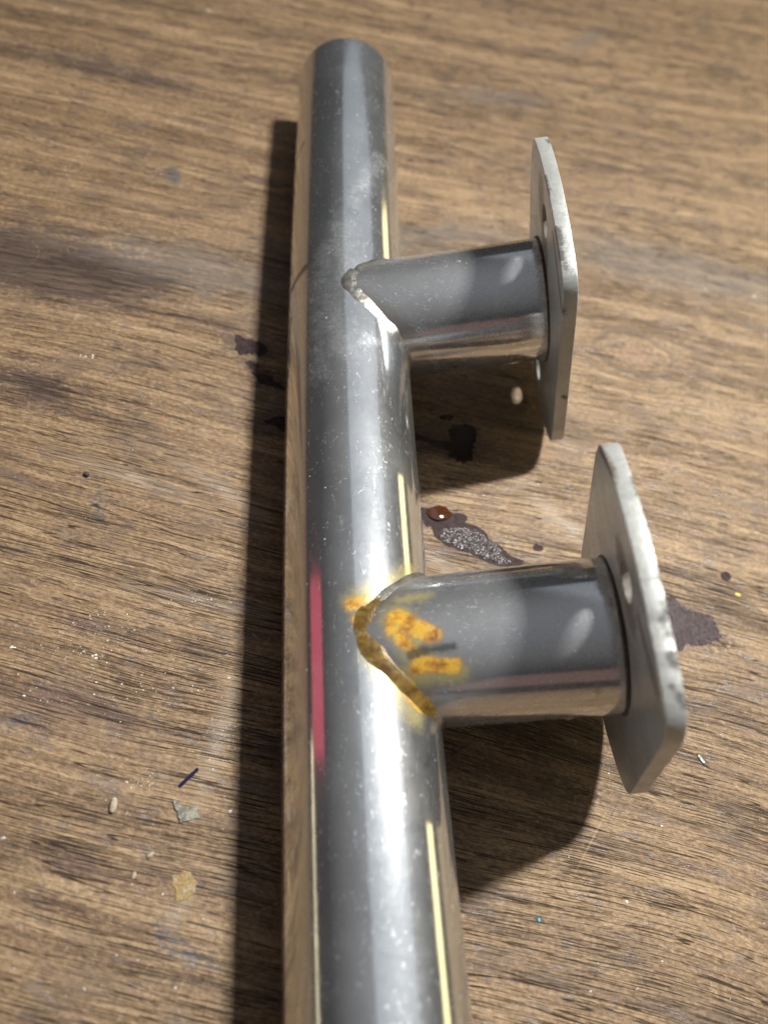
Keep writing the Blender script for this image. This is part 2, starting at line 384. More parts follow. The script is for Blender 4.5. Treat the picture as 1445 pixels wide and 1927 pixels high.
        fcol = b.mix(b.sm(stain, 0.20, 0.75, 0.55, 0.0), fcol, (0.20, 0.070, 0.010))
        flux = b.bsdf(Base_Color=fcol, Roughness=0.28, Coat_Weight=0.5, Coat_Roughness=0.15, Normal=b.bump(fl, 0.3 * MM, 0.8))
        tint = b.bsdf(Base_Color=(0.52, 0.43, 0.16), Metallic=0.35, Roughness=0.35)
        sh = b.mixs(b.ma('MULTIPLY', thin, 0.55), sh, tint)
        sh = b.mixs(b.ma('MULTIPLY', stain, 0.84), sh, flux)
        if kind == 'stub':
            sh = b.mixs(b.ma('MULTIPLY', soot, 0.85), sh, b.bsdf(Base_Color=(0.035, 0.037, 0.038), Roughness=0.55))
        return b.done(sh)
    if kind == 'plate':
        smud = b.noise(P, 0.16, 5.0, 0.65, 0.5)
        fine = b.noise(P, 1.6, 5.0, 0.7)
        gpos = b.n('ShaderNodeNewGeometry')
        col = b.mix(b.sm(smud, 0.35, 0.7), (0.44, 0.445, 0.43), (0.56, 0.565, 0.55))
        fs = b.ma('MULTIPLY', b.ma('SUBTRACT', b.noise(P, 0.5, 5.0, 0.7), 0.5), 5.0)
        fss = b.ma('MULTIPLY', b.ma('SUBTRACT', b.noise(P, 1.8, 4.0, 0.7), 0.5), 1.8)
        # brown tide marks round the screw holes
        tide = b.mx(b.seg(on_plate(1166, 1040, 1), on_plate(1188, 1165, 1), 2.6, 0.8, fs), b.seg(on_plate(1018, 360, 0), on_plate(1026, 480, 0), 3.4, 1.2, fs))
        col = b.mix(b.ma('MULTIPLY', tide, 0.72), col, (0.17, 0.12, 0.085))
        rim = b.mx(b.seg(on_plate(1130, 848, 1), on_plate(1165, 920, 1), 0.7, 0.5, fss), b.seg(on_plate(1200, 1160, 1), on_plate(1235, 1300, 1), 0.8, 0.5, fss),
                   b.seg(on_plate(1040, 440, 0), on_plate(1058, 590, 0), 0.7, 0.6, fss))
        col = b.mix(b.ma('MULTIPLY', rim, 0.8), col, (0.14, 0.095, 0.065))
        def rim_pt(k, y, z):
            c_, e_, n_, y_ = plate_frame(k)
            return c_ + y_ * y + n_ * (PLATE_HH - ARC_R + math.sqrt(ARC_R ** 2 - y * y)) + e_ * z
        chips = None
        for (k_, ya, za, yb, zb, r_) in ((1, -6.5, 2.3, -8.0, 2.5, 0.55), (1, -8.8, 1.9, -10.2, 2.3, 0.70), (1, -9.6, 0.9, -9.9, 1.1, 0.30), (1, -13.0, 1.8, -14.2, 2.3, 0.60),
                                         (1, -16.5, 1.2, -16.9, 1.5, 0.35), (1, -17.6, 2.0, -18.6, 2.4, 0.55), (1, -4.0, 2.4, -2.0, 2.6, 0.35), (1, 12.0, 2.5, 9.0, 2.6, 0.25),
                                         (0, -11.0, 0.2, -13.5, 0.4, 0.75), (0, -14.5, 0.1, -16.5, 0.3, 0.55), (0, 14.0, 2.4, 13.0, 2.6, 0.50), (0, 2.0, 0.0, -3.0, 0.1, 0.30), (0, -17.5, 0.6, -18.2, 0.9, 0.4)):
            g_ = b.seg(rim_pt(k_, ya, za), rim_pt(k_, yb, zb), r_, 0.30, fss)
            chips = g_ if chips is None else b.mx(chips, g_)
        chips = b.mx(chips, b.seg(on_plate(1060, 745, 0, 1.6), on_plate(1064, 750, 0, 2.0), 0.5, 0.2))
        col = b.mix(b.ma('MULTIPLY', chips, 0.7), col, (0.045, 0.036, 0.030))
        # soot specks near the joint
        vd = b.vor(P, 1.1, 'Distance'); vr, vg, vb = b.sep(b.vor(P, 1.1, 'Color'))
        zone = b.mx(b.seg(on_plate(1122, 1030, 1), on_plate(1108, 1000, 1), 3.5, 2.0), b.seg(on_plate(1150, 1390, 1), on_plate(1165, 1440, 1), 2.5, 2.0))
        sp = b.ma('MULTIPLY', b.ma('MULTIPLY', b.sm(vd, 0.16, 0.24, 1.0, 0.0), b.sm(vg, 0.5, 0.6)), zone)
        col = b.mix(b.ma('MULTIPLY', sp, 0.9), col, (0.02, 0.018, 0.016))
        yel = b.mx(b.seg(on_plate(1235, 1330, 1), on_plate(1237, 1336, 1), 0.45, 0.4, fss))
        col = b.mix(b.ma('MULTIPLY', yel, 0.7), col, (0.45, 0.25, 0.03))
        dirt = b.sm(b.noise(P, 0.8, 5.0, 0.75), 0.56, 0.70)
        col = b.mix(b.ma('MULTIPLY', dirt, 0.40), col, (0.19, 0.16, 0.13))
        saw = b.noise(b.mapv(P, (0.5, 2.6, 0.5)), 1.6, 3.0, 0.6)
        rough = b.sm(fine, 0.3, 0.7, 0.28, 0.50)
        nor = b.bump(b.ma('ADD', b.ma('MULTIPLY', fine, 0.20), b.ma('ADD', b.ma('MULTIPLY', smud, 0.4), b.ma('MULTIPLY', saw, 0.16))), 0.25 * MM, 0.9)
        return b.done(b.bsdf(Base_Color=col, Metallic=b.sm(tide, 0.0, 1.0, 0.42, 0.25), Roughness=rough, Normal=nor))

def bead_material(fluxed):
    b = NB("fluxed_weld" if fluxed else "steel_weld")
    P = b.P
    n1 = b.noise(P, 0.55, 5.0, 0.65, 0.4); n2 = b.noise(P, 2.2, 4.0, 0.7)
    nor = b.bump(b.ma('ADD', b.ma('MULTIPLY', n1, 0.7), b.ma('MULTIPLY', n2, 0.16)), 0.35 * MM, 0.7)
    scol = b.mix(b.sm(n1, 0.36, 0.66), (0.30, 0.27, 0.23), (0.50, 0.49, 0.47))
    scol = b.mix(b.ma('MULTIPLY', b.sm(n2, 0.60, 0.72), 0.6), scol, (0.12, 0.07, 0.035))
    steel = b.bsdf(Base_Color=scol, Metallic=0.92, Roughness=b.sm(n2, 0.3, 0.7, 0.30, 0.44), Normal=nor)
    if not fluxed: return b.done(steel)
    fcol = b.ramp(n1, [(0.30, (0.060, 0.027, 0.006)), (0.44, (0.125, 0.070, 0.014)), (0.56, (0.19, 0.118, 0.026)), (0.72, (0.32, 0.19, 0.03))])
    flux = b.bsdf(Base_Color=fcol, Roughness=0.24, Metallic=0.15, Coat_Weight=0.8, Coat_Roughness=0.08, Normal=nor)
    fd = b.ma('MULTIPLY', b.ma('SUBTRACT', b.noise(P, 0.9, 5.0, 0.7), 0.5), 5.0)
    m = b.mx(b.seg(on_tube(700, 1160), on_tube(715, 1210), 3.2, 0.8, fd), b.seg(on_tube(715, 1210), on_tube(785, 1310), 4.0, 0.9, fd))
    return b.done(b.mixs(m, steel, flux))

def simple_material(name, c1, c2, scale, rough, spec=0.4, bump=0.3, bscale=2.0, metallic=0.0, coat=0.0, trans=0.0):
    b = NB(name)
    n1 = b.noise(b.P, scale, 5.0, 0.65)
    col = b.mix(b.sm(n1, 0.35, 0.65), c1, c2)
    nor = b.bump(b.noise(b.P, bscale, 4.0, 0.65), bump * MM, 0.8)
    return b.done(b.bsdf(Base_Color=col, Roughness=rough, Specular_IOR_Level=spec, Normal=nor, Metallic=metallic, Coat_Weight=coat, Transmission_Weight=trans))

# ------------------------------------------------------------------ mesh helpers (input in millimetres)
def make_obj(name, verts, faces, mat, parent=None, smooth=True, sharp=None, loc=None):
    me = bpy.data.meshes.new(name)
    me.from_pydata([Vector(v) * MM for v in verts], [], faces)
    me.validate(); me.update()
    bm = bmesh.new(); bm.from_mesh(me); bmesh.ops.recalc_face_normals(bm, faces=bm.faces[:]); bm.to_mesh(me); bm.free()
    if smooth:
        me.polygons.foreach_set('use_smooth', [True] * len(me.polygons))
        if sharp: me.set_sharp_from_angle(angle=math.radians(sharp))
    me.materials.append(mat)
    o = bpy.data.objects.new(name, me); scene.collection.objects.link(o)
    if parent: o.parent = parent
    if loc is not None: o.location = Vector(loc) * MM
    return o
def tag(o, label=None, category=None, group=None, kind=None):
    if label: o['label'] = label
    if category: o['category'] = category
    if group: o['group'] = group
    if kind: o['kind'] = kind
    return o
def grid_faces(rows, cols, closed=True):
    f = []
    for i in range(rows - 1):
        for j in range(cols if closed else cols - 1):
            k = (j + 1) % cols
            f.append((i * cols + j, i * cols + k, (i + 1) * cols + k, (i + 1) * cols + j))
    return f

# ------------------------------------------------------------------ table
wood = wood_material()
def build_table():
    x0, x1, y0, y1, zt, zb, r = -480.0, 560.0, -560.0, 460.0, 0.0, -28.0, 3.0
    prof = [(0.0, zb)]
    for i in range(7):
        a = math.pi / 2 * i / 6
        prof.append((r - r * (1 - math.cos(a)) - r + 0.0, zt - r + r * math.sin(a)))
    rings = [[(x0, y0, zb), (x1, y0, zb), (x1, y1, zb), (x0, y1, zb)]]
    for i in range(7):
        a = math.pi / 2 * i / 6
        ins = r * (1 - math.cos(a)); z = zt - r + r * math.sin(a)
        rings.append([(x0 + ins, y0 + ins, z), (x1 - ins, y0 + ins, z), (x1 - ins, y1 - ins, z), (x0 + ins, y1 - ins, z)])
    v = [p for rg in rings for p in rg]
    f = grid_faces(len(rings), 4)
    n = len(rings)
    f.append((0, 3, 2, 1)); f.append(tuple(range((n - 1) * 4, n * 4)))
    return make_obj("table_top", v, f, wood, smooth=False)
table = tag(build_table(), "worn brown hardwood table top with open grain and old stains", "table top", kind="structure")

# ------------------------------------------------------------------ the welded pipe bracket
bracket = bpy.data.objects.new("pipe_bracket", None)
scene.collection.objects.link(bracket)
bracket.empty_display_size = 0.02
tag(bracket, "polished steel pipe with two welded side stubs ending in drilled flange plates", "pipe bracket")

steel_tube = steel_material("polished_tube_steel", 'tube')
steel_stub = steel_material("polished_stub_steel", 'stub')
steel_plate = steel_material("dull_plate_steel", 'plate')

def build_main_tube():
    N = 144
    wall = 1.3
    stations = [(0.0 - 0.7, TUBE_R - 0.55), (0.0 - 0.25, TUBE_R - 0.25)]
    outer = []
    for i in range(6):                                   # rounded lip
        a = math.pi / 2 * i / 5
        outer.append((1.6 - 0.30 + 0.30 * math.cos(a), TUBE_R - 0.30 + 0.30 * math.sin(a)))
    y = 0.9
    while y > -420.0:
        outer.append((y, TUBE_R)); y -= 2.5
    inner = [(outer[0][0] - 0.0, TUBE_R - wall + 0.3), (1.0, TUBE_R - wall), (-60.0, TUBE_R - wall), (-418.0, TUBE_R - wall)]
    prof = list(reversed(inner)) + outer + [(-420.0, TUBE_R - wall)]
    v = []
    for (yy, r) in prof:
        for j in range(N):
            a = 2 * math.pi * j / N
            v.append((bow(yy) + r * math.cos(a), yy, TUBE_R + r * math.sin(a)))
    return make_obj("main_tube", v, grid_faces(len(prof), N), steel_tube, bracket, sharp=50)
build_main_tube()

def stub_point(k, s, ang, r=STUB_R):
    o, e, n, yy = stub_frame(k)
    return o + e * s + yy * (r * math.cos(ang)) + n * (r * math.sin(ang))
def saddle(ang, r=STUB_R):
    vv = r * math.sin(ang)
    return math.sqrt(max(0.01, TUBE_R * TUBE_R - vv * vv))
def build_stub(k):
    N = 128; v = []
    rows = 26
    for i in range(rows):
        t = i / (rows - 1)
        for j in range(N):
            a = 2 * math.pi * j / N
            s0 = saddle(a) - 0.35
            v.append(stub_point(k, s0 + (STUB_L - 0.02 - s0) * t, a))
    for i in range(2):
        for j in range(N):
            a = 2 * math.pi * j / N
            s = (STUB_L - 0.02) if i == 0 else saddle(a) - 0.35
            v.append(stub_point(k, s, a, STUB_R - 1.3))
    f = grid_faces(rows + 2, N)
    return make_obj("branch_tube", v, f, steel_stub, bracket, sharp=60)

def build_bead(k):
    """weld bead laid along the saddle where stub meets tube"""
    M, S = 260, 18
    o, e, n, yy = stub_frame(k)
    cen = []
    for i in range(M):
        a = 2 * math.pi * i / M
        s = saddle(a, STUB_R - 0.0)
        cen.append(stub_point(k, s, a))
    for _ in range(70):                                  # the puddle rounds off the sharp crotch
        cen = [(cen[i - 1] + cen[i] * 2 + cen[(i + 1) % M]) / 4 for i in range(M)]
    v = []
    for i in range(M):
        a = 2 * math.pi * i / M
        tan = (cen[(i + 1) % M] - cen[(i - 1) % M]).normalized()
        p = cen[i]
        nt = Vector((p.x - bow(p.y), 0, p.z - TUBE_R)).normalized()       # tube normal
        q = p - o; ns = (q - e * q.dot(e)).normalized()                   # stub normal
        up = (nt + ns); up = (up - tan * up.dot(tan)).normalized()
        side = tan.cross(up)
        dihedral = nt.dot(ns)
        # broad on the upper near flank, thin where it was ground flush on the far side
        w = 1.95 + 0.25 * math.sin(a * 2 + 0.5 + k) + 0.30 * mnoise.noise(Vector((i * 0.11, k * 7.0, 0.3)))
        if math.cos(a) > 0.25: w *= 0.72 if k == 0 else 0.85
        deg = math.degrees(a)
        w *= 1 + (0.42 if k else 0.22) * math.exp(-((deg - 152) / 28) ** 2) - 0.22 * math.exp(-((deg - 90) / 20) ** 2)
        rip = 0.035 * math.sin(i * 0.55 + 2.0 * mnoise.noise(Vector((i * 0.07, 3, k)))) + 0.20 * mnoise.noise(Vector((i * 0.12, 1.7, k * 3.0)))
        lift = 0.05 + 0.25 * max(0.0, dihedral)
        for j in range(S):
            b_ = 2 * math.pi * j / S
            nz = 0.10 * mnoise.noise(Vector((i * 0.25, j * 0.8, k * 5.0)))
            rx = (w + nz) * 1.6; rz = (w * 0.46 + rip * 0.5 + nz * 0.5)
            v.append(p + side * (rx * math.cos(b_)) + up * (rz * math.sin(b_) - 0.28 + lift * 0.0))
    f = []
    for i in range(M):
        i2 = (i + 1) % M
        for j in range(S):
            j2 = (j + 1) % S
            f.append((i * S + j, i * S + j2, i2 * S + j2, i2 * S + j))
    return make_obj("weld_bead", v, f, bead_material(k == 1), bracket)

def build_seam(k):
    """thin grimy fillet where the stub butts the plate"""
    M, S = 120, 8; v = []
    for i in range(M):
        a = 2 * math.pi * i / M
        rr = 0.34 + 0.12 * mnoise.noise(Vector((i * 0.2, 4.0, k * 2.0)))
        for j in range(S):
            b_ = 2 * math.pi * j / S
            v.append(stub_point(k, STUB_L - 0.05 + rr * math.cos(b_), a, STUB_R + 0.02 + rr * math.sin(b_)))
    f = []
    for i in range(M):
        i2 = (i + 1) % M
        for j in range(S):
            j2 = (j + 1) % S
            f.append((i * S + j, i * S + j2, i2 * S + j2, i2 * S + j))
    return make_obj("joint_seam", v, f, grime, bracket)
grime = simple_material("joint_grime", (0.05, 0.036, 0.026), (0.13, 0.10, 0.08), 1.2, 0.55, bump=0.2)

PLATE_T = 2.6
def plate_outline():
    pts = []
    yc = PLATE_HW; nc = PLATE_HH - ARC_R + math.sqrt(ARC_R ** 2 - yc ** 2)
    # one quadrant as dense polyline with a rounded corner, then mirrored
    raw = []
    m = 60
    for i in range(m + 1):
        y = (yc) * i / m
        raw.append(Vector((y, PLATE_HH - ARC_R + math.sqrt(ARC_R ** 2 - y * y))))
    for i in range(1, 41): raw.append(Vector((yc, nc * (1 - i / 40))))
    # soften the corner by repeated averaging near it
    for _ in range(90):
        new = raw[:]
        for i in range(1, len(raw) - 1):
            if (raw[i] - Vector((yc, nc))).length < 6.5: new[i] = (raw[i - 1] + raw[i] * 2 + raw[i + 1]) / 4
        raw = new
    q1 = raw
    full = q1 + [Vector((p.x, -p.y)) for p in reversed(q1[:-1])]
    full += [Vector((-p.x, -p.y)) for p in q1[1:]] + [Vector((-p.x, p.y)) for p in reversed(q1[1:-1])]
    return full
def build_plate(k):
    c, e, n, yv = plate_frame(k)
    e = e.normalized()
    bm = bmesh.new()
    edges = []
    def loop(pts):
        vs = [bm.verts.new((p.x, p.y, 0.0)) for p in pts]
        for i in range(len(vs)): edges.append(bm.edges.new((vs[i], vs[(i + 1) % len(vs)])))
    out = []
    for i, p in enumerate(plate_outline()):
        w = 0.04 * mnoise.noise(Vector((p.x * 0.35, p.y * 0.35, 3.0 + k))) + 0.05 * mnoise.noise(Vector((p.x * 1.4, p.y * 1.4, 9.0 + k)))
        # knocks along the upper near edge of the closer plate
        if k == 1:
            for (cy, cn, d_, s_) in ((-9.0, 27.5, 0.42, 0.8), (-11.2, 27.0, 0.30, 0.6), (-14.5, 25.3, 0.40, 0.9), (-18.0, 23.0, 0.25, 0.7), (-4.0, 28.7, 0.18, 0.6)):
                w -= d_ * math.exp(-((p.x - cy) ** 2 + (p.y - cn) ** 2) / (2 * s_ * s_))
        else:
            for (cy, cn, d_, s_) in ((-13.0, 26.0, 0.30, 0.8), (15.0, 25.2, 0.25, 0.6)):
                w -= d_ * math.exp(-((p.x - cy) ** 2 + (p.y - cn) ** 2) / (2 * s_ * s_))
        q = p + p.normalized() * w
        if k == 0 and q.x > 0:
            q.x *= 0.86
            if q.y > 0: q.y += 1.2 * (q.x / 18.5) ** 2
        if q.y < 0: q.y *= 1.0 - (0.30 if k == 1 else 0.14) * (q.x / 21.7) ** 2
        out.append(q)
    loop(out)
    for sgn in (1, -1):
        loop([Vector((HOLE_R * math.cos(a), sgn * HOLE_D + HOLE_R * math.sin(a))) for a in [2 * math.pi * i / 40 for i in range(40)]])
    bmesh.ops.triangle_fill(bm, use_beauty=True, use_dissolve=False, edges=edges)
    faces = bm.faces[:]
    ret = bmesh.ops.extrude_face_region(bm, geom=faces)
    for g in ret['geom']:
        if isinstance(g, bmesh.types.BMVert): g.co.z += PLATE_T
    bmesh.ops.recalc_face_normals(bm, faces=bm.faces[:])
    rim = [ed for ed in bm.edges if len(ed.link_faces) == 2 and ed.calc_face_angle(0.0) > math.radians(60)]
    bmesh.ops.bevel(bm, geom=rim, offset=0.17, offset_type='OFFSET', segments=3, profile=0.5, affect='EDGES')
    me = bpy.data.meshes.new("mounting_plate")
    for vtx in bm.verts:
        p = c + yv * vtx.co.x + n * vtx.co.y + e * vtx.co.z
        vtx.co = p * MM
    bmesh.ops.recalc_face_normals(bm, faces=bm.faces[:])
    bm.to_mesh(me); bm.free()
    me.polygons.foreach_set('use_smooth', [True] * len(me.polygons))
    me.set_sharp_from_angle(angle=math.radians(32))
    me.materials.append(steel_plate)
    o = bpy.data.objects.new("mounting_plate", me); scene.collection.objects.link(o); o.parent = bracket
    return o
for k in (0, 1):
    build_stub(k)
    wb = build_bead(k)
    wb['label'] = ("bare silvery weld bead around the stub" if k == 0 else "weld bead coated with brown and yellow flux")
    build_seam(k)
    pl = build_plate(k)

# ------------------------------------------------------------------ dried spills on the table (thin raised films)
def film(name, poly, mat, h, parent=None, bub=0.0, jitter=0.25, seed=0, rings=14, sub=8):
    pts = [on_table(*q) for q in poly]
    c = sum(pts, Vector()) / len(pts)
    dense = []
    n = len(pts)
    for i in range(n):
        p0, p1, p2, p3 = pts[i - 1], pts[i], pts[(i + 1) % n], pts[(i + 2) % n]
        for j in range(sub):
            t = j / sub
            q = 0.5 * ((2 * p1) + (p2 - p0) * t + (2 * p0 - 5 * p1 + 4 * p2 - p3) * t * t + (3 * p1 - p0 - 3 * p2 + p3) * t ** 3)
            d = (q - c).normalized()
            q = q + d * (jitter * mnoise.noise(q * 1.1 + Vector((seed, 0, 0))) * 1.4 + jitter * 0.6 * mnoise.noise(q * 3.0))
            dense.append(q)
    v = []; m = len(dense)
    for r in range(rings):
        t = r / (rings - 1)                      # 0 rim -> 1 centre
        sc = 1 - t * 0.985
        zz = h * min(1.0, (t / 0.12)) ** 0.5
        for q in dense:
            p = c + (q - c) * sc
            z = 0.012 + zz
            if bub > 0 and t > 0.10: z += bub * max(0.0, mnoise.noise(p * 2.6 + Vector((0, seed, 0))) + 0.15)
            v.append((p.x - c.x, p.y - c.y, z))
    f = grid_faces(rings, m)
    f.append(tuple(range((rings - 1) * m, rings * m)))
    return make_obj(name, v, f, mat, parent, loc=(c.x, c.y, 0))
spill = simple_material("dried_purple_spill", (0.020, 0.012, 0.013), (0.048, 0.029, 0.029), 0.8, 0.55, 0.10, 0.10, 3.0)
spill_rough = simple_material("bubbled_purple_spill", (0.022, 0.014, 0.017), (0.070, 0.045, 0.050), 1.2, 0.26, 0.45, 0.5, 1.9)
spill_wet = simple_material("wet_black_spill", (0.008, 0.005, 0.004), (0.020, 0.012, 0.010), 0.6, 0.10, 0.5, 0.10, 1.0)
def bubbled_material():
    b = NB("foamed_spill")
    vd = b.vor(b.P, 2.1, 'Distance'); n1 = b.noise(b.P, 0.55, 4.0, 0.6)
    bub = b.sm(vd, 0.12, 0.42, 1.0, 0.0)
    part = b.sm(n1, 0.36, 0.52)
    bub = b.ma('MULTIPLY', bub, part)
    col = b.mix(b.ma('MULTIPLY', bub, 0.85), (0.045, 0.034, 0.034), (0.50, 0.48, 0.50))
    nor = b.bump(b.ma('SUBTRACT', 1.0, vd), 0.30 * MM, 0.9)
    return b.done(b.bsdf(Base_Color=col, Roughness=0.22, Specular_IOR_Level=0.6, Normal=nor))
foam = bubbled_material()
film("spill_stain", [(441, 632), (450, 629), (462, 637), (482, 640), (500, 652), (503, 664), (490, 672), (478, 664), (464, 668), (446, 664), (443, 648)], spill, 0.03, table, seed=1, jitter=0.5)
film("spill_stain", [(460, 678), (478, 682), (488, 690), (480, 698), (470, 693)], spill, 0.03, table, seed=2, jitter=0.4)
film("spill_stain", [(472, 700), (490, 703), (512, 708), (517, 717), (535, 727), (533, 733), (510, 726), (490, 722), (482, 710)], spill, 0.03, table, seed=3, jitter=0.4)
film("spill_stain", [(495, 795), (520, 785), (560, 782), (580, 800), (570, 825), (535, 815), (515, 801)], spill, 0.03, table, seed=4, jitter=0.4)
film("spill_stain", [(845, 806), (868, 797), (892, 802), (897, 818), (890, 840), (888, 866), (874, 872), (855, 862), (842, 856), (848, 834)], spill_wet, 0.12, table, seed=5, jitter=0.6)
film("spill_stain", [(770, 812), (795, 820), (820, 828), (848, 832), (844, 846), (828, 846), (800, 832), (772, 826)], spill_wet, 0.08, table, seed=6, jitter=0.4)
film("spill_stain", [(826, 784), (840, 779), (854, 783), (848, 790), (833, 790)], spill_wet, 0.05, table, seed=7, jitter=0.3)
film("spill_stain", [(810, 988), (845, 980), (880, 986), (905, 995), (925, 1018), (945, 1030), (960, 1045), (985, 1056), (975, 1066), (930, 1064), (888, 1044), (850, 1032), (822, 1014)], spill, 0.04, table, seed=8, jitter=0.4)
film("spill_stain", [(783, 955), (808, 958), (845, 964), (875, 968), (880, 978), (862, 986), (840, 990), (812, 992), (795, 982)], spill, 0.035, table, seed=13, jitter=0.4)
film("foam_patch", [(828, 1000), (848, 992), (872, 992), (900, 998), (920, 1014), (940, 1030), (950, 1048), (962, 1058), (940, 1062), (910, 1050), (880, 1038), (850, 1026), (832, 1016)], foam, 0.10, table, seed=9, jitter=0.5, bub=0.45, rings=26, sub=10)
film("spill_stain", [(1240, 1125), (1272, 1128), (1280, 1140), (1310, 1152), (1340, 1160), (1348, 1178), (1357, 1202), (1338, 1208), (1318, 1216), (1290, 1214), (1284, 1224), (1265, 1226), (1250, 1195)], spill_rough, 0.10, table, seed=10, jitter=0.5, bub=0.22, rings=24, sub=10)
film("spill_stain", [(1003, 1027), (1012, 1024), (1022, 1031), (1018, 1038), (1006, 1036)], spill, 0.03, table, seed=11, jitter=0.2)
film("spill_stain", [(1356, 1078), (1368, 1076), (1376, 1086), (1368, 1094), (1358, 1090)], spill, 0.03, table, seed=12, jitter=0.2)

# ------------------------------------------------------------------ small things lying on the table
amber = NB("amber_resin")
amber = amber.done(amber.bsdf(Base_Color=(0.085, 0.026, 0.008), Roughness=0.04, Specular_IOR_Level=0.6, Transmission_Weight=0.35, Coat_Weight=1.0, Coat_Roughness=0.02))
d = film("amber_droplet", [(803, 963), (818, 954), (836, 956), (847, 965), (845, 976), (828, 981), (810, 976)], amber, 0.0, None, seed=20, jitter=0.2, rings=16)
for vtx in d.data.vertices:                                        # dome it
    r = math.hypot(vtx.co.x, vtx.co.y) / (3.2 * MM)
    vtx.co.z = (0.06 + 0.75 * (1 - min(1.0, r * r))) * MM if r < 1 else 0.05 * MM
tag(d, "glossy amber droplet beside the pipe at the edge of the purple spill", "droplet")

def slab(name, poly, thick, mat, curl=0.4, z0=0.05, seed=0):
    """small flake: outline in the picture, real thickness, curled"""
    pts = [on_table(*q) for q in poly]
    c = sum(pts, Vector()) / len(pts)
    dense = []
    for i in range(len(pts)):
        a, b_ = pts[i], pts[(i + 1) % len(pts)]
        for j in range(5):
            q = a.lerp(b_, j / 5)
            dense.append(q + Vector((mnoise.noise(q * 1.7 + Vector((seed, 0, 0))), mnoise.noise(q * 1.7 + Vector((0, seed + 9, 0))), 0)) * 0.22)
    rings = 6; v = []; m = len(dense)
    for side in (1, 0):
        order = range(rings) if side else range(rings - 1, -1, -1)
        for r in order:
            sc = (rings - 1 - r + 0.02) / (rings - 1) if side == 0 else (r + 0.02) / (rings - 1)
            sc = (r / (rings - 1)) * 0.99 + 0.01
            for q in dense:
                p = (q - c) * sc
                lift = curl * (p.x * 0.9 + p.y * 0.5) ** 2 * 0.05 + 0.10 * mnoise.noise(p * 0.9 + Vector((seed, 3, 1)))
                v.append((p.x, p.y, z0 + max(0.0, lift + 0.1) + (thick if side else 0.0)))
    f = grid_faces(rings * 2, m)
    f.append(tuple(range(m))); f.append(tuple(range((2 * rings - 1) * m, 2 * rings * m)))
    return make_obj(name, v, f, mat, None, sharp=40, loc=(c.x, c.y, 0))
flake_mat = simple_material("grey_flake", (0.10, 0.095, 0.075), (0.30, 0.28, 0.23), 1.4, 0.6, bump=0.3, bscale=2.4)
fl = slab("bark_flake", [(325, 1507), (334, 1508), (342, 1518), (353, 1522), (362, 1519), (369, 1516), (371, 1528), (376, 1539), (358, 1544), (339, 1549), (334, 1530)], 0.16, flake_mat, 0.6, seed=3)
tag(fl, "torn grey flake of bark on the wood below the blue ink stroke", "flake")

def grain(name, px0, px1, width, mat, label, category, height=None, seed=0):
    a = on_table(*px0); b_ = on_table(*px1); ax = b_ - a; L = ax.length; c = (a + b_) / 2
    t = ax.normalized(); s = Vector((-t.y, t.x, 0)); hh = height or width
    R_, S = 14, 14; v = []
    for i in range(R_):
        u = -1 + 2 * i / (R_ - 1); w = math.sqrt(max(0.0004, 1 - abs(u) ** 2.4))
        for j in range(S):
            b2 = 2 * math.pi * j / S
            nn = 1 + 0.34 * mnoise.noise(Vector((u * 2.2 + seed, math.cos(b2), math.sin(b2))))
            p = t * (u * L / 2) + s * (width / 2 * w * math.cos(b2) * nn)
            v.append((p.x, p.y, hh / 2 * 0.97 + hh / 2 * w * math.sin(b2) * nn))
    f = grid_faces(R_, S); f.append(tuple(range(S))); f.append(tuple(range((R_ - 1) * S, R_ * S)))
    o = make_obj(name, v, f, mat, None, loc=(c.x, c.y, 0.0))
    return tag(o, label, category)
husk = simple_material("pale_husk", (0.28, 0.22, 0.16), (0.50, 0.43, 0.34), 1.2, 0.55, bump=0.25, bscale=3.0)
white_grit = simple_material("white_grit", (0.48, 0.45, 0.40), (0.75, 0.73, 0.69), 1.5, 0.5, bump=0.3)
dark_grit = simple_material("dark_grit", (0.015, 0.016, 0.018), (0.06, 0.06, 0.065), 1.5, 0.4, bump=0.3)
grain("seed_husk", (216, 1502), (211, 1532), 1.15, husk, "pale brown elongated seed husk lying on the wood grain", "husk", 0.9, 1)
grain("grit_grain", (254, 1641), (250, 1656), 0.62, husk, "whitish wedge shaped grain of grit left of the yellowed glue spot", "grit", 0.45, 2)
grain("grit_grain", (276, 1616), (290, 1604), 0.7, husk, "small tan splinter crumb on wood between the husk and the glue spot", "grit", 0.6, 3)
grain("metal_shaving", (1312, 1420), (1326, 1440), 0.75, simple_material("shaving_metal", (0.25, 0.28, 0.27), (0.5, 0.52, 0.5), 1.0, 0.3, metallic=0.8),
      "tiny greenish metal shaving on bare wood right of the near plate", "shaving", 0.35, 4)
grain("dark_crumb", (157, 892), (168, 896), 0.9, dark_grit, "small black crumb on the wood above the blue-grey smudge", "crumb", 0.7, 5)
grain("plastic_chip", (1012, 1728), (1014, 1736), 0.5, simple_material("cyan_plastic", (0.05, 0.45, 0.60), (0.10, 0.55, 0.70), 1.0, 0.35),
      "tiny cyan plastic chip on the wood below the near plate's shadow", "chip", 0.3, 6)
grain("plastic_chip", (1382, 1118), (1393, 1121), 0.6, simple_material("yellow_plastic", (0.75, 0.60, 0.05), (0.85, 0.70, 0.08), 1.0, 0.4),
      "tiny yellow plastic chip on the wood beyond the purple spill", "chip", 0.25, 7)
grain("plastic_chip", (305, 786), (308, 788), 0.5, simple_material("red_plastic", (0.65, 0.10, 0.08), (0.75, 0.15, 0.10), 1.0, 0.4),
      "tiny red plastic chip on the wood left of the pipe's shadow", "chip", 0.2, 8)

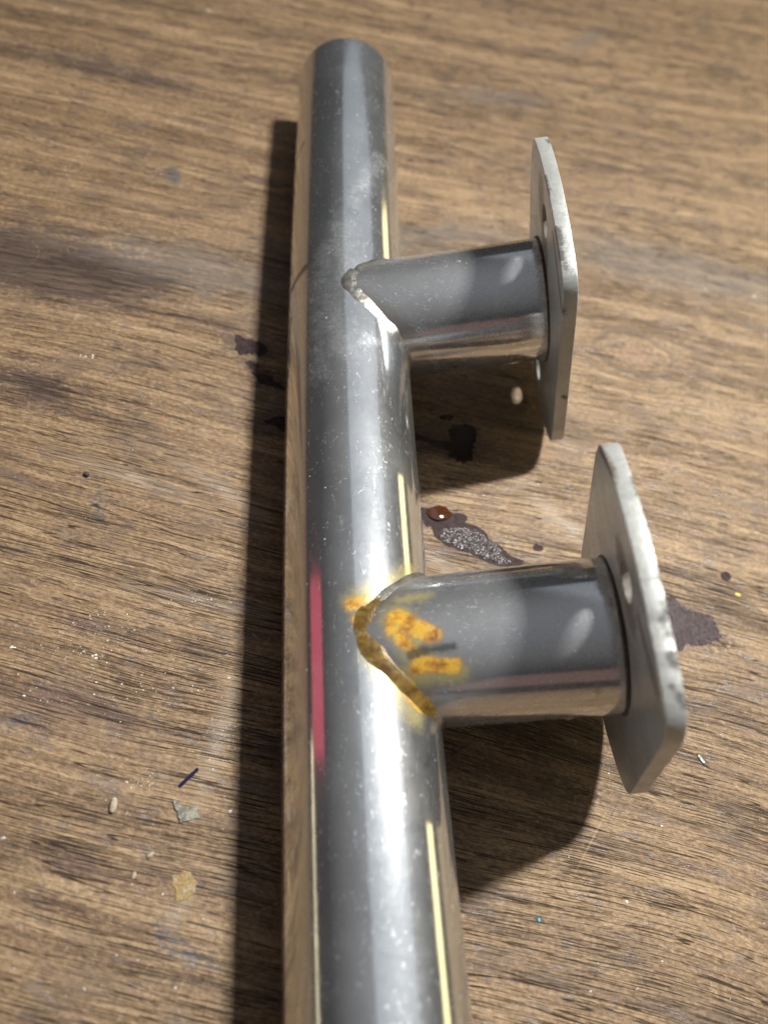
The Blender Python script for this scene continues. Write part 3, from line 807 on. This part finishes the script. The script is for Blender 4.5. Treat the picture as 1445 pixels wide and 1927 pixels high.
glue = NB("yellowed_glue")
gn1 = glue.noise(glue.P, 0.7, 5.0, 0.65)
glue = glue.done(glue.bsdf(Base_Color=glue.ramp(gn1, [(0.3, (0.50, 0.40, 0.22)), (0.5, (0.38, 0.24, 0.08)), (0.7, (0.55, 0.48, 0.36))]), Roughness=0.35,
                           Transmission_Weight=0.25, Normal=glue.bump(glue.noise(glue.P, 1.6, 5.0, 0.7), 0.35 * MM, 1.0)))
g = film("glue_spot", [(323, 1646), (334, 1645), (346, 1640), (358, 1638), (364, 1648), (370, 1664), (362, 1682), (350, 1694), (336, 1698), (328, 1688), (326, 1668)], glue, 0.14, None, bub=0.22, jitter=0.45, seed=30, rings=16)
tag(g, "dried translucent yellowed glue spot on the wood below the bark flake", "glue")

# one ink stroke drawn on the table
ink = simple_material("blue_ink", (0.004, 0.004, 0.022), (0.010, 0.010, 0.040), 2.0, 0.6, spec=0.1, bump=0.05)
a = on_table(336, 1482); b_ = on_table(373, 1447); t_ = (b_ - a).normalized(); s_ = Vector((-t_.y, t_.x, 0)); c = (a + b_) / 2
v = []; K = 24
for i in range(K):
    u = i / (K - 1); p = a.lerp(b_, u) - c
    w = 0.30 + 0.10 * mnoise.noise(Vector((u * 7, 2, 0))) - (0.12 if i in (0, K - 1) else 0)
    v.append((p.x + s_.x * w, p.y + s_.y * w, 0.012)); v.append((p.x, p.y, 0.02)); v.append((p.x - s_.x * w, p.y - s_.y * w, 0.012))
make_obj("ink_stroke", v, grid_faces(K, 3, closed=False), ink, table, loc=(c.x, c.y, 0))

# loose dust, sawdust and white flecks: too many to count
def scatter():
    v = []; f = []
    rnd = random.Random(11)
    def bit(p, r, flat):
        base = len(v)
        rot = rnd.random() * 6.28; k = rnd.uniform(0.5, 1.0)
        ring = []
        for j in range(6):
            a_ = rot + j * math.pi / 3; rr = r * rnd.uniform(0.7, 1.2)
            x = math.cos(a_) * rr; y = math.sin(a_) * rr * k
            ring.append((p.x + x, p.y + y, r * flat * 0.3))
        v.append((p.x, p.y, 0.0)); v.extend(ring); v.append((p.x + rnd.uniform(-.2, .2) * r, p.y + rnd.uniform(-.2, .2) * r, r * flat))
        for j in range(6):
            j2 = (j + 1) % 6
            f.append((base, base + 1 + j2, base + 1 + j)); f.append((base + 7, base + 1 + j, base + 1 + j2))
    zones = [((20, 1150), (470, 1420), 90), ((150, 1200), (450, 1330), 60), ((20, 1430), (440, 1900), 60), ((0, 0), (520, 1100), 60),
             ((900, 1500), (1440, 1900), 55), ((760, 0), (1440, 700), 35), ((1100, 900), (1440, 1500), 30), ((780, 930), (1080, 1060), 30), ((380, 1240), (470, 1480), 45)]
    for (cx, cy, sx, sy, n) in ((205, 1185, 70, 18, 130), (380, 1128, 45, 12, 70), (120, 1225, 80, 14, 70), (420, 1370, 14, 45, 90), (275, 1472, 18, 8, 40), (240, 1330, 120, 40, 60),
                               (300, 1260, 90, 30, 60), (60, 1290, 40, 40, 40), (190, 960, 40, 30, 20), (415, 930, 25, 15, 30), (345, 1690, 12, 20, 20), (1300, 1420, 80, 120, 50)):
        for _ in range(n):
            bit(on_table(rnd.gauss(cx, sx), rnd.gauss(cy, sy)), 0.035 + rnd.expovariate(1 / 0.03), rnd.uniform(0.3, 0.9))
    for (x0, y0), (x1, y1), n in zones:
        for _ in range(n // 2):
            p = on_table(rnd.uniform(x0, x1), rnd.uniform(y0, y1))
            bit(p, min(0.30, 0.05 + rnd.expovariate(1 / 0.045)), rnd.uniform(0.3, 0.9))
    for (px, py, r) in ((24, 1219, 0.8), (155, 1228, 0.55), (180, 1235, 0.8), (175, 1252, 0.4), (105, 14, 1.0), (174, 667, 0.6), (154, 671, 0.5), (395, 15, 0.9),
                        (160, 1861, 0.45), (237, 1470, 0.4), (1358, 1383, 0.45), (1198, 1862, 0.5), (240, 1530, 0.25), (8, 1578, 0.5), (1328, 545, 0.7), (1420, 558, 0.8)):
        for _ in range(4): bit(on_table(px + rnd.gauss(0, 3), py + rnd.gauss(0, 2.5)), r * rnd.uniform(0.2, 0.42), 0.5)
    o = make_obj("table_dust", v, f, white_grit, None, smooth=False)
    return tag(o, "scattered pale dust crumbs and flecks over the worn table top", "dust", kind="stuff")
scatter()
